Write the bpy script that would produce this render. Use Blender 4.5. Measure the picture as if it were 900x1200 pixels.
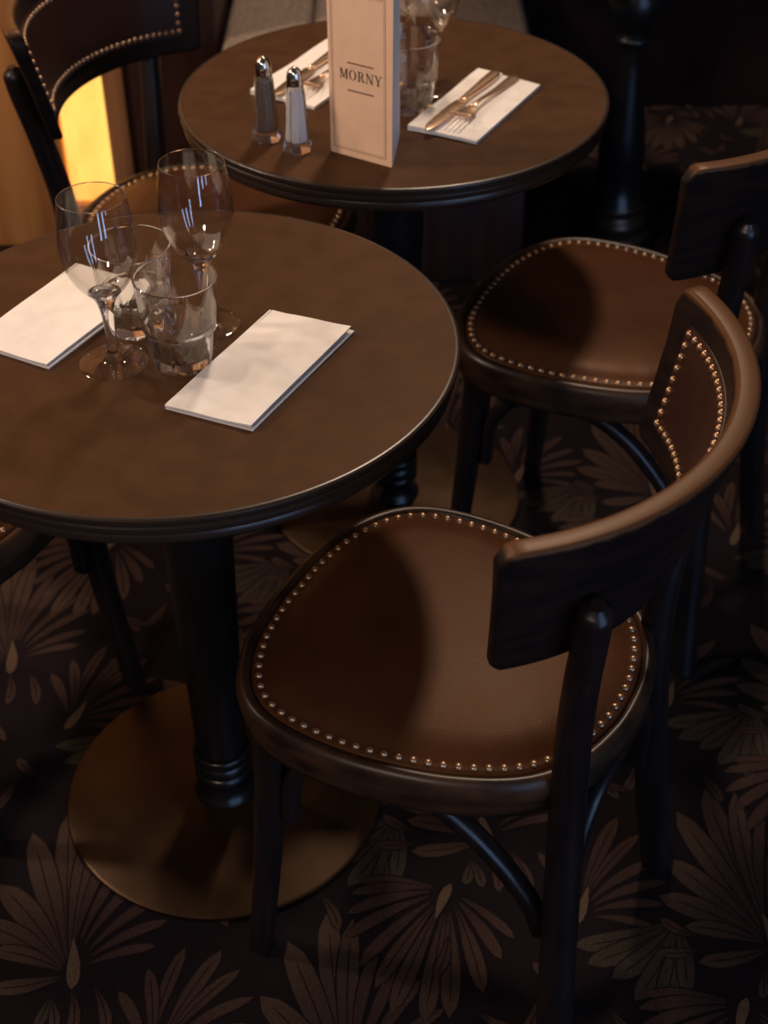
import bpy, bmesh, math, random
from mathutils import Vector, Matrix

random.seed(7)
for o in list(bpy.data.objects):
    bpy.data.objects.remove(o)
scene = bpy.context.scene
COL = scene.collection
PI = math.pi
sin, cos = math.sin, math.cos

# ------------------------------------------------------------------ camera
CAM_H, PITCH, ROLL, FPX = 1.5893, 0.6771, -0.0083, 1705.8
fwd = Vector((0, cos(PITCH), -sin(PITCH)))
rgt0 = Vector((1, 0, 0))
up0 = rgt0.cross(fwd)
rgt = cos(ROLL) * rgt0 + sin(ROLL) * up0
up = -sin(ROLL) * rgt0 + cos(ROLL) * up0
cam_data = bpy.data.cameras.new('camera')
cam_data.sensor_fit = 'VERTICAL'
cam_data.sensor_height = 36.0
cam_data.lens = 36.0 * FPX / 1200.0
cam_data.clip_start = 0.05
cam_data.dof.use_dof = True
cam_data.dof.focus_distance = 1.50
cam_data.dof.aperture_fstop = 5.6
cam = bpy.data.objects.new('camera', cam_data)
COL.objects.link(cam)
m = Matrix((rgt, up, -fwd)).transposed().to_4x4()
m.translation = Vector((0, 0, CAM_H))
cam.matrix_world = m
scene.camera = cam

# ------------------------------------------------------------------ colour management, world, lights
scene.view_settings.view_transform = 'Standard'
scene.view_settings.look = 'None'
scene.view_settings.gamma = 1.0
scene.view_settings.use_curve_mapping = False
scene.view_settings.exposure = 0.0

world = bpy.data.worlds.new('room_ambience')
scene.world = world
world.use_nodes = True
wbg = world.node_tree.nodes['Background']
wbg.inputs[0].default_value = (1.0, 0.74, 0.60, 1)
wbg.inputs[1].default_value = 0.032


def lamp(name, kind, loc, target, energy, color, size=0.1, size_y=None, spread=None, blend=None, angle=None):
    d = bpy.data.lights.new(name, kind)
    d.energy = energy
    d.color = color
    if kind == 'AREA':
        d.shape = 'RECTANGLE' if size_y else 'DISK'
        d.size = size
        if size_y:
            d.size_y = size_y
        if spread:
            d.spread = spread
    else:
        d.shadow_soft_size = size
        if kind == 'SPOT':
            d.spot_size = angle
            d.spot_blend = blend
    o = bpy.data.objects.new(name, d)
    COL.objects.link(o)
    o.location = loc
    v = Vector(target) - Vector(loc)
    o.rotation_euler = v.to_track_quat('-Z', 'Y').to_euler()
    return o


# warm ceiling pendant beyond the tables, warm wall sconce on the left, cool daylight windows behind on the right
lamp('pendant_lamp_light', 'AREA', (0.42, 3.52, 3.45), (0.0, 1.7, 0.5), 66.0, (1.0, 0.77, 0.58), 0.34)
lamp('sconce_light', 'AREA', (-1.45, 2.25, 2.35), (-0.1, 1.6, 0.7), 13.0, (1.0, 0.74, 0.54), 0.14)
lamp('front_sconce_light', 'AREA', (-2.3, 1.70, 2.15), (0.0, 1.8, 0.8), 30.0, (1.0, 0.77, 0.60), 0.25)
lamp('added_fill_light', 'AREA', (-1.2, -1.2, 2.5), (0.0, 1.6, 0.6), 25.0, (1.0, 0.77, 0.60), 0.35)  # unseen fill added behind the camera to brighten the menu front and seat shadows
for i, wx in enumerate((1.1, 1.75, 2.4)):
    lamp('window_daylight', 'AREA', (wx, -1.5 + 0.35 * i, 1.25), (0.2, 1.6, 1.0), 12.0, (0.36, 0.58, 1.0), 0.26, 2.4)

# ------------------------------------------------------------------ material helpers
MATS = {}


def mat(name, color, rough=0.5, metal=0.0, **kw):
    if name in MATS:
        return MATS[name]
    mt = bpy.data.materials.new(name)
    mt.use_nodes = True
    nt = mt.node_tree
    b = nt.nodes['Principled BSDF']
    b.inputs['Base Color'].default_value = (*color, 1)
    b.inputs['Roughness'].default_value = rough
    b.inputs['Metallic'].default_value = metal
    for k, v in kw.items():
        b.inputs[k.replace('_', ' ')].default_value = v
    MATS[name] = mt
    return mt


def node(nt, t, **kw):
    n = nt.nodes.new(t)
    for k, v in kw.items():
        setattr(n, k, v)
    return n


def add_noise(mt, c1, c2, scale=(8, 8, 8), detail=5, bump=0.0, bump_scale=300, rough_var=0.0, lo=0.35, hi=0.65):
    nt = mt.node_tree
    b = nt.nodes['Principled BSDF']
    tc = node(nt, 'ShaderNodeTexCoord')
    mp = node(nt, 'ShaderNodeMapping')
    mp.inputs['Scale'].default_value = scale
    nt.links.new(tc.outputs['Object'], mp.inputs['Vector'])
    nz = node(nt, 'ShaderNodeTexNoise')
    nz.inputs['Scale'].default_value = 1.0
    nz.inputs['Detail'].default_value = detail
    nt.links.new(mp.outputs[0], nz.inputs['Vector'])
    cr = node(nt, 'ShaderNodeValToRGB')
    cr.color_ramp.elements[0].position = lo
    cr.color_ramp.elements[1].position = hi
    cr.color_ramp.elements[0].color = (*c1, 1)
    cr.color_ramp.elements[1].color = (*c2, 1)
    nt.links.new(nz.outputs[0], cr.inputs[0])
    nt.links.new(cr.outputs[0], b.inputs['Base Color'])
    if rough_var:
        mr = node(nt, 'ShaderNodeMapRange')
        r0 = b.inputs['Roughness'].default_value
        mr.inputs[3].default_value = r0 - rough_var
        mr.inputs[4].default_value = r0 + rough_var
        nt.links.new(nz.outputs[0], mr.inputs[0])
        nt.links.new(mr.outputs[0], b.inputs['Roughness'])
    if bump:
        n2 = node(nt, 'ShaderNodeTexNoise')
        n2.inputs['Scale'].default_value = bump_scale
        n2.inputs['Detail'].default_value = 3
        nt.links.new(tc.outputs['Object'], n2.inputs['Vector'])
        bp = node(nt, 'ShaderNodeBump')
        bp.inputs['Strength'].default_value = bump
        bp.inputs['Distance'].default_value = 0.001
        nt.links.new(n2.outputs[0], bp.inputs['Height'])
        nt.links.new(bp.outputs[0], b.inputs['Normal'])
    return cr


M_TOP = mat('bronze_brown_laminate', (0.06, 0.03, 0.016), 0.46, Specular_IOR_Level=0.08, Specular_Tint=(1.0, 0.66, 0.42, 1))
add_noise(M_TOP, (0.054, 0.025, 0.0115), (0.068, 0.031, 0.0145), (30, 30, 30), 6, 0.10, 900, 0.05)
M_EDGE = mat('dark_moulded_edge', (0.026, 0.016, 0.011), 0.30)
M_IRON = mat('black_turned_wood', (0.008, 0.007, 0.008), 0.30)
M_BRASS = mat('dark_patinated_brass', (0.10, 0.048, 0.02), 0.42, 0.75)
add_noise(M_BRASS, (0.040, 0.019, 0.008), (0.057, 0.029, 0.012), (14, 14, 14), 6, 0.05, 400, 0.06)
M_WOOD = mat('dark_stained_wood', (0.02, 0.011, 0.009), 0.36)
add_noise(M_WOOD, (0.006, 0.005, 0.006), (0.014, 0.008, 0.008), (60, 60, 6), 5, 0.06, 200, 0.06)
M_RIM = mat('seat_frame_wood', (0.05, 0.026, 0.015), 0.36, Specular_IOR_Level=0.3)
add_noise(M_RIM, (0.014, 0.008, 0.006), (0.056, 0.027, 0.014), (14, 14, 30), 6, 0.06, 200, 0.06)
M_LEATHER = mat('brown_leather', (0.06, 0.028, 0.015), 0.40, Specular_IOR_Level=0.11, Specular_Tint=(1.0, 0.60, 0.36, 1))
add_noise(M_LEATHER, (0.053, 0.0195, 0.0085), (0.077, 0.0285, 0.012), (9, 9, 9), 7, 0.16, 420, 0.07)
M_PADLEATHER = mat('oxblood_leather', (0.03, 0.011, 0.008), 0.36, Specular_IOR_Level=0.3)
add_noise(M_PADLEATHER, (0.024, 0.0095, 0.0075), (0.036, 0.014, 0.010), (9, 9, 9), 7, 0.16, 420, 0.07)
M_NAIL = mat('antique_brass_nail', (0.46, 0.29, 0.18), 0.36, 0.8)
M_PAPER = mat('white_paper', (0.84, 0.78, 0.73), 0.7)
add_noise(M_PAPER, (0.80, 0.74, 0.69), (0.86, 0.81, 0.76), (40, 40, 40), 4, 0.08, 500)
M_KRAFT = mat('kraft_card', (0.62, 0.42, 0.29), 0.7)
add_noise(M_KRAFT, (0.91, 0.575, 0.36), (0.96, 0.62, 0.40), (30, 30, 30), 5)
M_CARDW = mat('pale_card', (0.74, 0.70, 0.70), 0.65)
M_INK = mat('dark_ink', (0.045, 0.026, 0.022), 0.7)
M_INK2 = mat('brown_ink', (0.25, 0.14, 0.09), 0.7)
M_CHROME = mat('polished_chrome', (0.72, 0.68, 0.64), 0.14, 1.0)
M_STEEL = mat('cutlery_steel', (0.86, 0.60, 0.42), 0.27, 1.0)


def glass_mat(name, refr):
    # clear glass: Fresnel reflection over see-through glass; thick pieces also refract
    mt = mat(name, (1, 1, 1), 0.0)
    nt = mt.node_tree
    nt.nodes.remove(nt.nodes['Principled BSDF'])
    out = nt.nodes['Material Output']
    tr = node(nt, 'ShaderNodeBsdfTransparent')
    tr.inputs[0].default_value = (0.985, 0.98, 0.975, 1)
    gl = node(nt, 'ShaderNodeBsdfGlossy')
    gl.inputs['Roughness'].default_value = 0.0
    fr = node(nt, 'ShaderNodeFresnel')
    gm = node(nt, 'ShaderNodeNewGeometry')      # a thin wall reflects alike from both faces
    io = node(nt, 'ShaderNodeMapRange')
    io.inputs[3].default_value = 1.75
    io.inputs[4].default_value = 1 / 1.75
    nt.links.new(gm.outputs['Backfacing'], io.inputs[0])
    nt.links.new(io.outputs[0], fr.inputs[0])
    mx = node(nt, 'ShaderNodeMixShader')
    nt.links.new(fr.outputs[0], mx.inputs[0])
    nt.links.new(tr.outputs[0], mx.inputs[1])
    nt.links.new(gl.outputs[0], mx.inputs[2])
    last = mx
    if refr:
        g2 = node(nt, 'ShaderNodeBsdfGlass')
        g2.inputs['Roughness'].default_value = 0.0
        g2.inputs['IOR'].default_value = 1.46
        m2 = node(nt, 'ShaderNodeMixShader')
        m2.inputs[0].default_value = refr
        nt.links.new(mx.outputs[0], m2.inputs[1])
        nt.links.new(g2.outputs[0], m2.inputs[2])
        last = m2
    nt.links.new(last.outputs[0], out.inputs[0])
    return mt


M_GLASS = glass_mat('thin_clear_glass', 0.0)
M_GLASSK = glass_mat('thick_clear_glass', 0.92)

M_SALT = mat('salt', (0.86, 0.84, 0.84), 0.8)
add_noise(M_SALT, (0.80, 0.78, 0.78), (0.9, 0.88, 0.88), (900, 900, 900), 2)
M_PEPPER = mat('ground_pepper', (0.12, 0.09, 0.075), 0.85)
add_noise(M_PEPPER, (0.07, 0.052, 0.044), (0.22, 0.17, 0.14), (900, 900, 900), 2)
M_FABRIC = mat('taupe_upholstery', (0.20, 0.145, 0.115), 0.9)
add_noise(M_FABRIC, (0.15, 0.108, 0.085), (0.23, 0.17, 0.135), (260, 40, 260), 4, 0.3, 700)
M_PANEL = mat('honey_wood_panel', (0.30, 0.15, 0.06), 0.5)
add_noise(M_PANEL, (0.54, 0.22, 0.068), (0.80, 0.36, 0.12), (18, 18, 1.6), 6, 0.08, 120)
M_PANELD = mat('mahogany_panel', (0.045, 0.015, 0.010), 0.5)
add_noise(M_PANELD, (0.026, 0.009, 0.007), (0.052, 0.018, 0.012), (26, 26, 2), 6)
M_STRIP = mat('orange_wood_strip', (0.42, 0.19, 0.075), 0.5)
add_noise(M_STRIP, (0.34, 0.15, 0.06), (0.48, 0.22, 0.09), (40, 40, 3), 5)
M_WALL = mat('dark_wall_paint', (0.020, 0.012, 0.011), 0.7, Specular_IOR_Level=0.1)
add_noise(M_WALL, (0.018, 0.006, 0.006), (0.028, 0.010, 0.009), (5, 5, 5), 5)

# back panel: dark stain rubbed through to brown along its upper edge, with light on the gloss painted in
M_BACK = mat('worn_lit_back_wood', (0.02, 0.011, 0.009), 0.40, Specular_IOR_Level=0.22, Specular_Tint=(1.0, 0.75, 0.55, 1))
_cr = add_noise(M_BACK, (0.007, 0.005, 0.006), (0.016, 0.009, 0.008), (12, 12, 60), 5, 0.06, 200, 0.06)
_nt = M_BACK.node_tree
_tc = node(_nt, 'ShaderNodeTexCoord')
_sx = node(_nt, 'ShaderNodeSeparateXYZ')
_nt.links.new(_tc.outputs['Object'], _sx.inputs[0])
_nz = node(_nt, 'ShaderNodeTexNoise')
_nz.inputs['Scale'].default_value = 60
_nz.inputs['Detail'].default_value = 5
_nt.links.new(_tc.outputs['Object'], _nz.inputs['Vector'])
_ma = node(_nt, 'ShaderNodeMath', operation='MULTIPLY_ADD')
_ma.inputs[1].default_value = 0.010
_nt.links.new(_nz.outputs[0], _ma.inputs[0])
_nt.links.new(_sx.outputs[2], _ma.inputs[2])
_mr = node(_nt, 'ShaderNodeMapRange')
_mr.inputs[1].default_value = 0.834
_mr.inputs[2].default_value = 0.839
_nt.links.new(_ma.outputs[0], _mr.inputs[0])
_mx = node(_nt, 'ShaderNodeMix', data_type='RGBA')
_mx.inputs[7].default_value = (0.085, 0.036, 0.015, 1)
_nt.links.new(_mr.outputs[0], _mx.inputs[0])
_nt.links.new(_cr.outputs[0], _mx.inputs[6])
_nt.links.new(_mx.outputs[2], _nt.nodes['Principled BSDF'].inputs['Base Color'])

# amber glow: emission stands in for a warmly lit gap in the partition
M_AMBER = mat('amber_glow', (0.9, 0.6, 0.25), 0.4)
_nt = M_AMBER.node_tree
_b = _nt.nodes['Principled BSDF']
_cr = add_noise(M_AMBER, (0.9, 0.36, 0.06), (1.0, 0.66, 0.16), (7, 7, 3), 4)
_nt.links.new(_cr.outputs[0], _b.inputs['Emission Color'])
_b.inputs['Emission Strength'].default_value = 1.3

# carpet
def carpet_mat(name, use_attr):
    mt = mat(name, (0.02, 0.012, 0.014), 0.95, Specular_IOR_Level=0.1)
    nt = mt.node_tree
    b = nt.nodes['Principled BSDF']
    tc = node(nt, 'ShaderNodeTexCoord')
    nz = node(nt, 'ShaderNodeTexNoise')
    nz.inputs['Scale'].default_value = 420
    nz.inputs['Detail'].default_value = 3
    nt.links.new(tc.outputs['Object'], nz.inputs['Vector'])
    mr = node(nt, 'ShaderNodeMapRange')
    mr.inputs[1].default_value = 0.3
    mr.inputs[2].default_value = 0.7
    mr.inputs[3].default_value = 0.6
    mr.inputs[4].default_value = 1.35
    nt.links.new(nz.outputs[0], mr.inputs[0])
    mx = node(nt, 'ShaderNodeVectorMath', operation='SCALE')
    nt.links.new(mr.outputs[0], mx.inputs['Scale'])
    if use_attr:
        at = node(nt, 'ShaderNodeAttribute', attribute_name='dye')
        nt.links.new(at.outputs['Color'], mx.inputs[0])
    else:
        mx.inputs[0].default_value = (0.0075, 0.0045, 0.0060)
    nt.links.new(mx.outputs[0], b.inputs['Base Color'])
    bp = node(nt, 'ShaderNodeBump')
    bp.inputs['Strength'].default_value = 0.5
    bp.inputs['Distance'].default_value = 0.002
    nt.links.new(nz.outputs[0], bp.inputs['Height'])
    nt.links.new(bp.outputs[0], b.inputs['Normal'])
    return mt


M_CARPET = carpet_mat('carpet_ground', False)
M_CARPETP = carpet_mat('carpet_figure', True)


# ------------------------------------------------------------------ geometry helpers
def mesh_from(name, verts, faces, smooth=True, sharp=35):
    me = bpy.data.meshes.new(name)
    me.from_pydata([tuple(v) for v in verts], [], [tuple(f) for f in faces])
    bm = bmesh.new()
    bm.from_mesh(me)
    bmesh.ops.remove_doubles(bm, verts=bm.verts, dist=1e-6)
    bmesh.ops.recalc_face_normals(bm, faces=bm.faces)
    bm.to_mesh(me)
    bm.free()
    if smooth:
        for p in me.polygons:
            p.use_smooth = True
        me.set_sharp_from_angle(angle=math.radians(sharp))
    return me


def obj(name, me, material, parent=None, loc=None):
    o = bpy.data.objects.new(name, me)
    COL.objects.link(o)
    if material is not None and not me.materials:
        me.materials.append(material)
    if parent is not None:
        o.parent = parent
    if loc is not None:
        o.location = loc
    return o


def tag(o, label, cat, group=None):
    o['label'] = label
    o['category'] = cat
    if group:
        o['group'] = group
    return o


def thing(name, label, cat, loc=(0, 0, 0), rz=0.0, group=None):
    o = bpy.data.objects.new(name, None)
    o.empty_display_size = 0.05
    COL.objects.link(o)
    o.location = loc
    o.rotation_euler = (0, 0, rz)
    return tag(o, label, cat, group)


def copy_tree(o, parent=None):
    c = o.copy()
    COL.objects.link(c)
    c.parent = parent
    for ch in o.children:
        copy_tree(ch, c)
    return c


def lathe(profile, n=64, caps=True):
    """profile: list of (r, z); r may be a function of angle"""
    V, F, rows = [], [], []
    for (r, z) in profile:
        row = []
        if not callable(r) and r < 1e-7:
            V.append((0, 0, z))
            row = [len(V) - 1] * n
        else:
            for k in range(n):
                a = 2 * PI * k / n
                rr = r(a) if callable(r) else r
                V.append((rr * cos(a), rr * sin(a), z))
                row.append(len(V) - 1)
        rows.append(row)
    for i in range(len(rows) - 1):
        A, B = rows[i], rows[i + 1]
        for k in range(n):
            q = [A[k], A[(k + 1) % n], B[(k + 1) % n], B[k]]
            q2 = []
            for v in q:
                if v not in q2:
                    q2.append(v)
            if len(q2) > 2:
                F.append(q2)
    if caps:
        for row in (rows[0], rows[-1]):
            if len(set(row)) > 2:
                F.append(row[:])
    return V, F


def catmull(P, per=8, closed=False):
    P = [Vector(p) for p in P]
    n = len(P)
    out = []
    rng = range(n) if closed else range(n - 1)
    for i in rng:
        if closed:
            p0, p1, p2, p3 = P[(i - 1) % n], P[i], P[(i + 1) % n], P[(i + 2) % n]
        else:
            p1, p2 = P[i], P[i + 1]
            p0 = P[i - 1] if i > 0 else p1 * 2 - p2
            p3 = P[i + 2] if i + 2 < n else p2 * 2 - p1
        for k in range(per):
            t = k / per
            out.append(0.5 * ((2 * p1) + (p2 - p0) * t + (2 * p0 - 5 * p1 + 4 * p2 - p3) * t * t + (3 * p1 - p0 - 3 * p2 + p3) * t ** 3))
    if not closed:
        out.append(P[-1].copy())
    return out


def sweep(path, size, axis_hint=(0, 0, 1), n=12, power=2.6, round_ends=True):
    """sweep a superellipse section (half sizes a, b per point) along path. a is across (binormal), b along the hint side."""
    V, F, rows = [], [], []
    m_ = len(path)
    for i, p in enumerate(path):
        t = (path[min(i + 1, m_ - 1)] - path[max(i - 1, 0)]).normalized()
        h = Vector(axis_hint)
        u = h.cross(t)
        if u.length < 1e-4:
            u = Vector((1, 0, 0)).cross(t)
        u.normalize()
        w = t.cross(u).normalized()
        a, b = size(i / (m_ - 1)) if callable(size) else size
        row = []
        for k in range(n):
            an = 2 * PI * (k + 0.5) / n
            c, s = cos(an), sin(an)
            x = a * math.copysign(abs(c) ** (2 / power), c)
            y = b * math.copysign(abs(s) ** (2 / power), s)
            V.append(p + u * x + w * y)
            row.append(len(V) - 1)
        rows.append(row)
    for i in range(m_ - 1):
        for k in range(n):
            F.append((rows[i][k], rows[i][(k + 1) % n], rows[i + 1][(k + 1) % n], rows[i + 1][k]))
    for row, p, d in ((rows[0], path[0], -1), (rows[-1], path[-1], 1)):
        F.append(row[:])
    return V, F


def box(x0, x1, y0, y1, z0, z1):
    V = [(x, y, z) for x in (x0, x1) for y in (y0, y1) for z in (z0, z1)]
    F = [(0, 1, 3, 2), (4, 6, 7, 5), (0, 4, 5, 1), (2, 3, 7, 6), (0, 2, 6, 4), (1, 5, 7, 3)]
    return V, F


def boxmesh(name, dims, bevel=0.0, seg=2):
    V, F = box(*dims)
    me = mesh_from(name, V, F, False)
    if bevel:
        bm = bmesh.new()
        bm.from_mesh(me)
        bmesh.ops.bevel(bm, geom=bm.edges[:], offset=bevel, segments=seg, affect='EDGES', profile=0.5)
        bm.to_mesh(me)
        bm.free()
        for p in me.polygons:
            p.use_smooth = True
        me.set_sharp_from_angle(angle=math.radians(40))
    return me


def join(parts):
    V, F = [], []
    for v, f in parts:
        o = len(V)
        V += list(v)
        F += [tuple(i + o for i in q) for q in f]
    return V, F


def structure(o):
    o['kind'] = 'structure'
    return o


# ------------------------------------------------------------------ setting: floor, carpet figure, walls
floor = structure(obj('floor', mesh_from('floor', *box(-3.2, 3.2, -2.4, 4.2, -0.05, 0.0), smooth=False), M_CARPET))

# carpet figure: palmette sprays woven into the carpet, repeating on a slanted lattice
LV1, LV2 = Vector((0.173, 0.377)), Vector((-0.184, 0.550))
TAN, BROWN, OLIVE, PLUM, PALE = (0.044, 0.026, 0.018), (0.038, 0.021, 0.016), (0.033, 0.024, 0.017), (0.019, 0.010, 0.011), (0.070, 0.044, 0.028)
GROUND = (0.0075, 0.0045, 0.0060)


def petal_pts(apex, tip, width, bend, n=9, r0=0.12, peak=0.66):
    a, t = Vector(apex), Vector(tip)
    d = t - a
    L = d.length
    d.normalize()
    nrm = Vector((-d.y, d.x))
    left, right, mid = [], [], []
    for i in range(n + 1):
        s = r0 + (1 - r0) * i / n
        c = a + d * (L * s) + nrm * (bend * L * s * (1 - s) * 2)
        x = i / n
        w = width * (0.18 + 0.82 * math.sin(min(1, x / peak) * PI / 2) ** 1.3)
        if x > peak:
            w = width * math.sqrt(max(0.0, 1 - ((x - peak) / (1 - peak)) ** 2))
        left.append(c + nrm * w)
        right.append(c - nrm * w)
        mid.append((c, nrm))
    return left, right, mid


CV, CF, CC = [], [], []
_layer = [0]


def petal(apex, tip, width, bend, col, base=PLUM, vein=True, r0=0.12, plain=False):
    if not plain:
        petal(apex, tip, width * .84 + .0022, bend, GROUND, GROUND, False, r0, True)
        width *= .84
    _layer[0] += 1
    z = 0.0003 + 0.000004 * _layer[0]
    left, right, mid = petal_pts(apex, tip, width, bend, r0=r0)
    n = len(left) - 1
    strips = ((left, None), (None, right)) if vein else ((left, right),)
    for l_, r_ in strips:
        st = len(CV)
        for i in range(n + 1):
            c, nr = mid[i]
            g = min(0.0009, 0.25 * (left[i] - right[i]).length) if vein and i < n * 0.82 else 0.0
            pa = l_[i] if l_ else c - nr * g
            pb = r_[i] if r_ else c + nr * g
            k = min(1.0, 0.25 + 1.0 * i / n)
            colr = tuple(base[j] + (col[j] - base[j]) * k for j in range(3))
            CV.append((pa.x, pa.y, z))
            CV.append((pb.x, pb.y, z))
            CC.append(colr)
            CC.append(colr)
        for i in range(n):
            CF.append((st + 2 * i, st + 2 * i + 1, st + 2 * i + 3, st + 2 * i + 2))


def spray(o, cell_rng):
    _layer[0] = 0

    def P(x, y):
        return (o.x + x, o.y + y)
    j = lambda: cell_rng.uniform(-0.004, 0.004)
    # narrow spray with a teardrop stem
    for (x, y, w, b) in ((0.030, 0.165, .010, .10), (0.072, 0.163, .012, .06), (0.100, 0.133, .010, .12), (0.117, 0.093, .009, .16),
                         (0.126, 0.053, .009, .16), (0.117, 0.019, .008, .16), (0.101, -0.016, .007, .14), (-0.012, 0.135, .010, -.08), (-0.045, 0.105, .009, -.1)):
        petal(P(0, 0), P(x + j(), y + j()), w, b, BROWN, vein=w > .0095, r0=0.22)
    petal(P(0.022, 0.055), P(-0.004, -0.012), .0085, 0.05, PALE, PALE, False)
    # broad brown fan
    ax, ay = 0.244, -0.047
    for (x, y, w, b) in ((0.205, 0.215, .020, .03), (0.160, 0.175, .021, .0), (0.128, 0.091, .021, -.06), (0.113, 0.035, .020, -.10),
                         (0.140, -0.012, .014, -.12), (0.146, -0.066, .013, .10), (0.240, 0.205, .016, .06)):
        petal(P(ax, ay), P(x + j(), y + j()), w, b, TAN, r0=0.10)
    for (x, y, w, b) in ((0.276, 0.17, .009, .10), (0.305, 0.15, .009, .12), (0.330, 0.115, .009, .14), (0.352, 0.075, .009, .16),
                         (0.358, 0.030, .009, .16), (0.350, -0.006, .008, .14)):
        petal(P(ax, ay), P(x + j(), y + j()), w, b, BROWN, vein=False, r0=0.25)
    petal(P(ax - 0.006, ay + 0.06), P(ax + 0.006, ay - 0.022), .010, 0.05, PALE, PALE, False)
    for (x, y) in ((0.215, -0.12), (0.238, -0.125)):
        petal(P(ax - 0.02, ay - 0.03), P(x, y), .008, .1, OLIVE)
    # olive fan hanging down to the left
    gx, gy = 0.129, -0.006
    for (x, y, w, b) in ((-0.010, -0.045, .016, .10), (0.008, -0.072, .017, .10), (0.034, -0.090, .016, .12), (0.058, -0.122, .016, .10),
                         (0.088, -0.145, .017, .06), (0.122, -0.115, .013, .06)):
        petal(P(gx, gy), P(x + j(), y + j()), w, b, OLIVE, r0=0.06)
    # hanging palmette
    hx, hy = -0.165, 0.042
    for (x, y, w, b) in ((-0.285, 0.062, .009, -.12), (-0.296, 0.038, .0095, -.14), (-0.300, 0.005, .010, -.14), (-0.298, -0.032, .010, -.12), (-0.285, -0.068, .010, -.10),
                         (-0.262, -0.105, .012, -.06), (-0.240, -0.140, .0135, -.03), (-0.205, -0.150, .0145, .0), (-0.168, -0.142, .0145, .03), (-0.130, -0.110, .013, .06),
                         (-0.100, -0.062, .010, .08), (-0.086, -0.030, .008, .10)):
        petal(P(hx, hy), P(x + j(), y + j()), w, b, TAN if y < -0.09 else BROWN, vein=w > .011, r0=0.18)
    petal(P(hx - 0.02, hy - 0.05), P(hx + 0.004, hy + 0.012), .008, 0.05, PALE, PALE, False)
    # small twin leaves
    for (x, y, dx, dy) in ((-0.11, 0.11, 0.012, -0.07), (-0.085, 0.115, 0.03, -0.075), (0.03, 0.245, 0.05, -0.05), (-0.055, -0.10, -0.03, -0.07), (0.02, -0.13, 0.03, -0.06),
                           (-0.2, 0.14, -0.05, 0.03), (-0.2, 0.125, -0.06, -0.005), (0.19, -0.19, -0.02, -0.07), (0.16, 0.27, -0.05, 0.04), (0.11, 0.21, -0.06, 0.02)):
        petal(P(x, y), P(x + dx, y + dy), .0085, .15, BROWN)


_rng = random.Random(3)
ORG = Vector((0.245, 1.137))
for a_ in range(-9, 10):
    for b_ in range(-9, 10):
        o_ = ORG + LV1 * a_ + LV2 * b_
        if -1.1 < o_.x < 1.3 and 0.55 < o_.y < 3.9:
            spray(o_, _rng)
_me = bpy.data.meshes.new('carpet_figure')
_me.from_pydata(CV, [], CF)
_ca = _me.color_attributes.new('dye', 'FLOAT_COLOR', 'POINT')
for i, c in enumerate(CC):
    _ca.data[i].color = (*c, 1)
_cf = obj('carpet_figure', _me, M_CARPETP, floor)
_cf['kind'] = 'stuff'

wall_back = structure(obj('wall_back', mesh_from('wall_back', *box(-3.2, 3.2, 3.72, 3.85, 0, 4.0), smooth=False), mat('warm_plaster', (0.12, 0.055, 0.024), 0.8)))
obj('dado', boxmesh('dado', (-3.2, 3.2, 3.69, 3.719, 0, 1.15), 0.004), M_WALL, wall_back)

# panelled partition behind the far left chair
PY = 2.95
wall_left = structure(obj('wall_left', boxmesh('wall_left', (-2.2, -0.690, PY, PY + 0.10, 0, 2.3), 0.004), M_PANEL))
trim_1 = structure(obj('trim_1', boxmesh('trim_1', (-0.580, -0.535, PY - 0.03, PY + 0.10, 0, 2.3), 0.003), M_STRIP))
trim_2 = structure(obj('trim_2', boxmesh('trim_2', (-0.535, -0.335, PY - 0.02, PY + 0.35, 0, 2.3), 0.005), M_PANELD))
lp = thing('amber_glow_panel', 'glowing amber pane standing in for a lit gap in the partition behind the left chair', 'lamp', (-0.635, PY + 0.03, 0))
obj('amber_pane', boxmesh('amber_pane', (-0.053, 0.054, -0.01, 0.01, 0.10, 1.5), 0.002), M_AMBER, lp)
obj('lower_rail', boxmesh('lower_rail', (-0.053, 0.054, -0.03, 0.03, 0.0, 0.10), 0.002), M_PANEL, lp)
obj('upper_rail', boxmesh('upper_rail', (-0.053, 0.054, -0.03, 0.03, 1.5, 2.3), 0.002), M_PANEL, lp)

# ------------------------------------------------------------------ banquette behind the far table
bq = thing('banquette', 'taupe upholstered bench with dark plinth behind the far round table', 'bench', (0, 2.72, 0))
obj('plinth', boxmesh('plinth', (-0.32, 0.30, 0.05, 0.62, 0.0, 0.30), 0.006), M_PANELD, bq)
obj('seat_cushion', boxmesh('seat_cushion', (-0.325, -0.145, 0.0, 0.62, 0.30, 0.475), 0.022, 4), M_FABRIC, bq)
obj('seat_cushion', boxmesh('seat_cushion_wide', (-0.143, 0.315, 0.0, 0.62, 0.30, 0.475), 0.022, 4), M_FABRIC, bq)
obj('back_cushion', boxmesh('back_cushion', (-0.325, 0.200, 0.56, 0.72, 0.476, 0.98), 0.03, 4), M_FABRIC, bq)

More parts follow.
